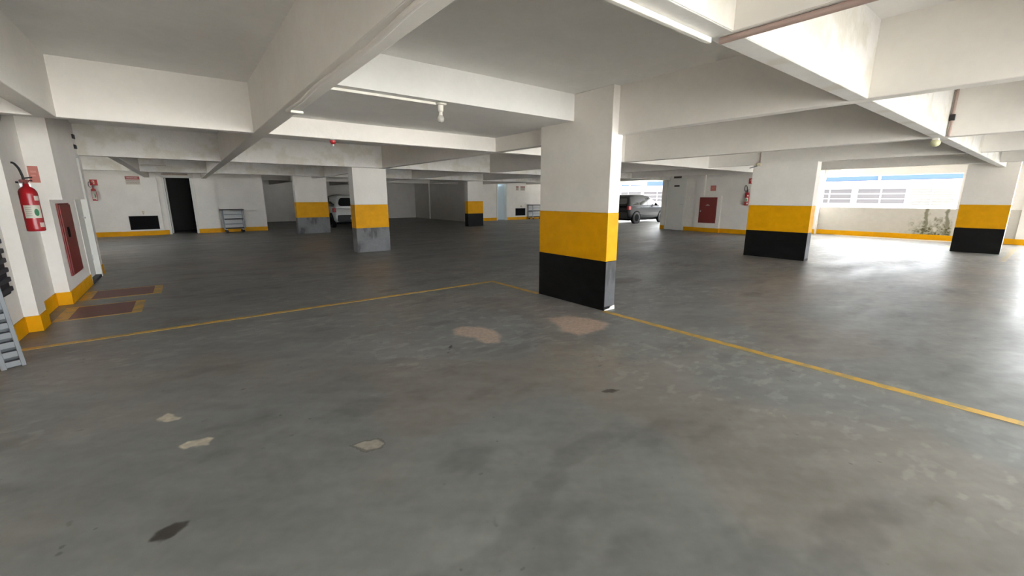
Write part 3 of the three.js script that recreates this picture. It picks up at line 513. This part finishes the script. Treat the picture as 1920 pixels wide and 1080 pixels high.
function car(label, paintM, pos, turn, H, trimM) {                  // local +x is the nose, rear bumper at x = 0
  const t = thing('car', label, 'car', pos, turn), W = 0.86, belt = 0.93 * H / 1.5;
  const low = [[0.0, 0.42, 0.62, 0.78], [0.04, 0.32, 0.8, 0.83], [0.25, 0.26, belt, 0.85], [0.9, 0.24, belt + 0.01, W], [2.0, 0.22, belt, W], [2.7, 0.22, belt - 0.03, W], [3.3, 0.24, belt - 0.1, 0.85], [3.75, 0.3, belt - 0.2, 0.79], [3.86, 0.38, 0.62, 0.68]];
  mesh('body', loft(low, ([, b, h, w]) => { const o = []; for (const s of [1, -1]) { const q = [[w * 0.9, b], [w * 0.99, b + 0.12], [w, b + (h - b) * 0.5], [w * 0.985, b + (h - b) * 0.78], [w * 0.955, h - 0.03], [w * 0.9, h]]; o.push(...(s > 0 ? q.map(([z, y]) => [z, y]) : q.reverse().map(([z, y]) => [-z, y]))); } return o; }), paintM, t);
  const rise = H - 0.06 - belt - 0.02, back = [0, 0.33, 0.66, 1].map((q) => [0.06 + 0.24 * q, belt - 0.06, belt + 0.02 + rise * q, 0.72 - 0.04 * q]);
  const cab = [...back, [0.7, belt - 0.06, H - 0.005, 0.66], [1.4, belt - 0.06, H, 0.65], [2.0, belt - 0.06, H - 0.05, 0.64], [2.45, belt - 0.06, H - 0.28, 0.69], [2.85, belt - 0.06, belt + 0.01, 0.75]];
  const side = (h, w) => [[0.80, belt - 0.06], [0.80, belt], [w + (0.80 - w) * Math.max(0, 1 - (h - belt) / (H - belt)) * 0.5, Math.max(belt, h - 0.1)], [w - 0.03, Math.max(belt, h - 0.03)], [w - 0.12, h]];
  mesh('cabin', loft(cab, ([, , h, w]) => { const q = side(h, w); return [...q, ...q.slice().reverse().map(([z, y]) => [-z, y])]; }), paintM, t);
  const glass = new THREE.MeshStandardMaterial({ color: new THREE.Color(0.012, 0.013, 0.015), roughness: 0.08 });
  for (const s of [-1, 1]) {                                        // side windows, tilted with the cabin side
    const lean = Math.atan2(0.80 - 0.635, H - belt - 0.1);
    for (const pts of [[[0.42, 0.03], [0.98, 0.03], [0.98, H - belt - 0.13], [0.62, H - belt - 0.15], [0.46, 0.24]], [[1.03, 0.03], [1.72, 0.03], [1.72, H - belt - 0.11], [1.03, H - belt - 0.12]], [[1.77, 0.03], [2.55, 0.03], [2.02, H - belt - 0.14], [1.77, H - belt - 0.12]]]) {
      const g = new THREE.ExtrudeGeometry(new THREE.Shape(pts.map((q) => new THREE.Vector2(...q))), { depth: 0.012, bevelEnabled: false });
      g.translate(0, 0, -0.006); g.rotateX(-lean * 1); if (s < 0) g.scale(1, 1, -1); g.translate(0, belt, s * 0.802);
      if (s < 0) { const ix = g.index; if (!ix) { const p = g.attributes.position; for (let i = 0; i < p.count; i += 3) { for (const k of ['x', 'y', 'z']) { const m = 'get' + k.toUpperCase(), n = 'set' + k.toUpperCase(), a = p[m](i), b = p[m](i + 2); p[n](i, b); p[n](i + 2, a); } } g.computeVertexNormals(); } }
      mesh('side_window', g, glass, t);
    }
    const mir = new THREE.SphereGeometry(0.09, 14, 10); mir.scale(0.6, 0.75, 1); mir.translate(2.35, belt + 0.06, s * 0.92); mesh('mirror', mir, trimM, t);
    const tl = rbox(-0.02, 0.2, belt - 0.22, belt - 0.02, s * 0.84 - 0.1, s * 0.84 + 0.035, 0.035); lab(mesh('tail_light', tl, M.red, t), 'red tail light');
    const hl = rbox(3.55, 3.8, belt - 0.36, belt - 0.22, s * 0.66 - 0.1, s * 0.66 + 0.1, 0.04); mesh('head_light', hl, M.metal, t);
    for (const x of [0.72, 3.05]) {
      const a = new THREE.CylinderGeometry(0.36, 0.36, 0.12, 32); a.rotateX(FX); a.translate(x, 0.33, s * 0.805); mesh('wheel_arch', a, M.dark, t);
      const y = lathe([[0.19, -0.1], [0.29, -0.1], [0.315, -0.075], [0.32, 0], [0.315, 0.075], [0.29, 0.1], [0.19, 0.1]], 0, 0, 0, 36); y.rotateX(FX); y.translate(x, 0.32, s * 0.775); const w = mesh('wheel', y, M.rubber, t);
      const r = new THREE.CylinderGeometry(0.19, 0.17, 0.02, 24); r.rotateX(s * FX); r.translate(x, 0.32, s * 0.85); mesh('rim', r, M.greyMetal, w);
    }
    mesh('door_trim', rbox(0.95, 2.75, 0.52, 0.56, s * 0.862 - 0.008, s * 0.862 + 0.008, 0.006), trimM, t);
    mesh('door_handle', [rbox(1.1, 1.24, belt - 0.13, belt - 0.1, s * 0.86 - 0.015, s * 0.86 + 0.012, 0.006), rbox(1.85, 2.0, belt - 0.13, belt - 0.1, s * 0.86 - 0.015, s * 0.86 + 0.012, 0.006)], trimM, t);
  }
  const rw = new THREE.ExtrudeGeometry((() => { const s = new THREE.Shape(), h = H - belt - 0.14; s.moveTo(-0.54, 0.03); s.quadraticCurveTo(-0.68, 0.05, -0.66, 0.16); s.quadraticCurveTo(-0.6, h, -0.46, h); s.lineTo(0.46, h); s.quadraticCurveTo(0.6, h, 0.66, 0.16); s.quadraticCurveTo(0.68, 0.05, 0.54, 0.03); return s; })(), { depth: 0.02, bevelEnabled: false });
  rw.rotateY(-FX); rw.rotateZ(-Math.atan2(0.24, rise)); rw.translate(0.055, belt + 0.03, 0); mesh('rear_window', rw, glass, t);
  mesh('windscreen', (() => { const g = new THREE.BoxGeometry(0.015, 0.58, 1.16); g.rotateZ(0.98); g.translate(2.42, belt + 0.24, 0); return g; })(), glass, t);
  mesh('rear_bumper', rbox(-0.07, 0.2, 0.3, 0.6, -0.76, 0.76, 0.05), trimM, t);
  lab(mesh('number_plate', box(-0.078, -0.07, 0.4, 0.5, -0.2, 0.2), M.signPlate, t), 'pale number plate');
  mesh('front_bumper', rbox(3.7, 3.92, 0.28, 0.55, -0.72, 0.72, 0.05), trimM, t);
  mesh('underside', box(0.2, 3.7, 0.17, 0.32, -0.7, 0.7), M.dark, t);
  return t;
}
const whitePaint = new THREE.MeshPhysicalMaterial({ color: new THREE.Color(0.72, 0.72, 0.7), roughness: 0.35, clearcoat: 1, clearcoatRoughness: 0.05 });
const blackPaint = new THREE.MeshPhysicalMaterial({ color: new THREE.Color(0.012, 0.013, 0.015), roughness: 0.3, specularIntensity: 0.5 });
car('white hatchback parked nose in between two scuffed columns', whitePaint, [6.4, 0, -20.4], FX, 1.52, M.rubber);
car('black hatchback parked in the bright opening behind the large column', blackPaint, [18.75, 0, -14.98], 0, 1.55, M.rubber);

renderer.render(scene, camera);
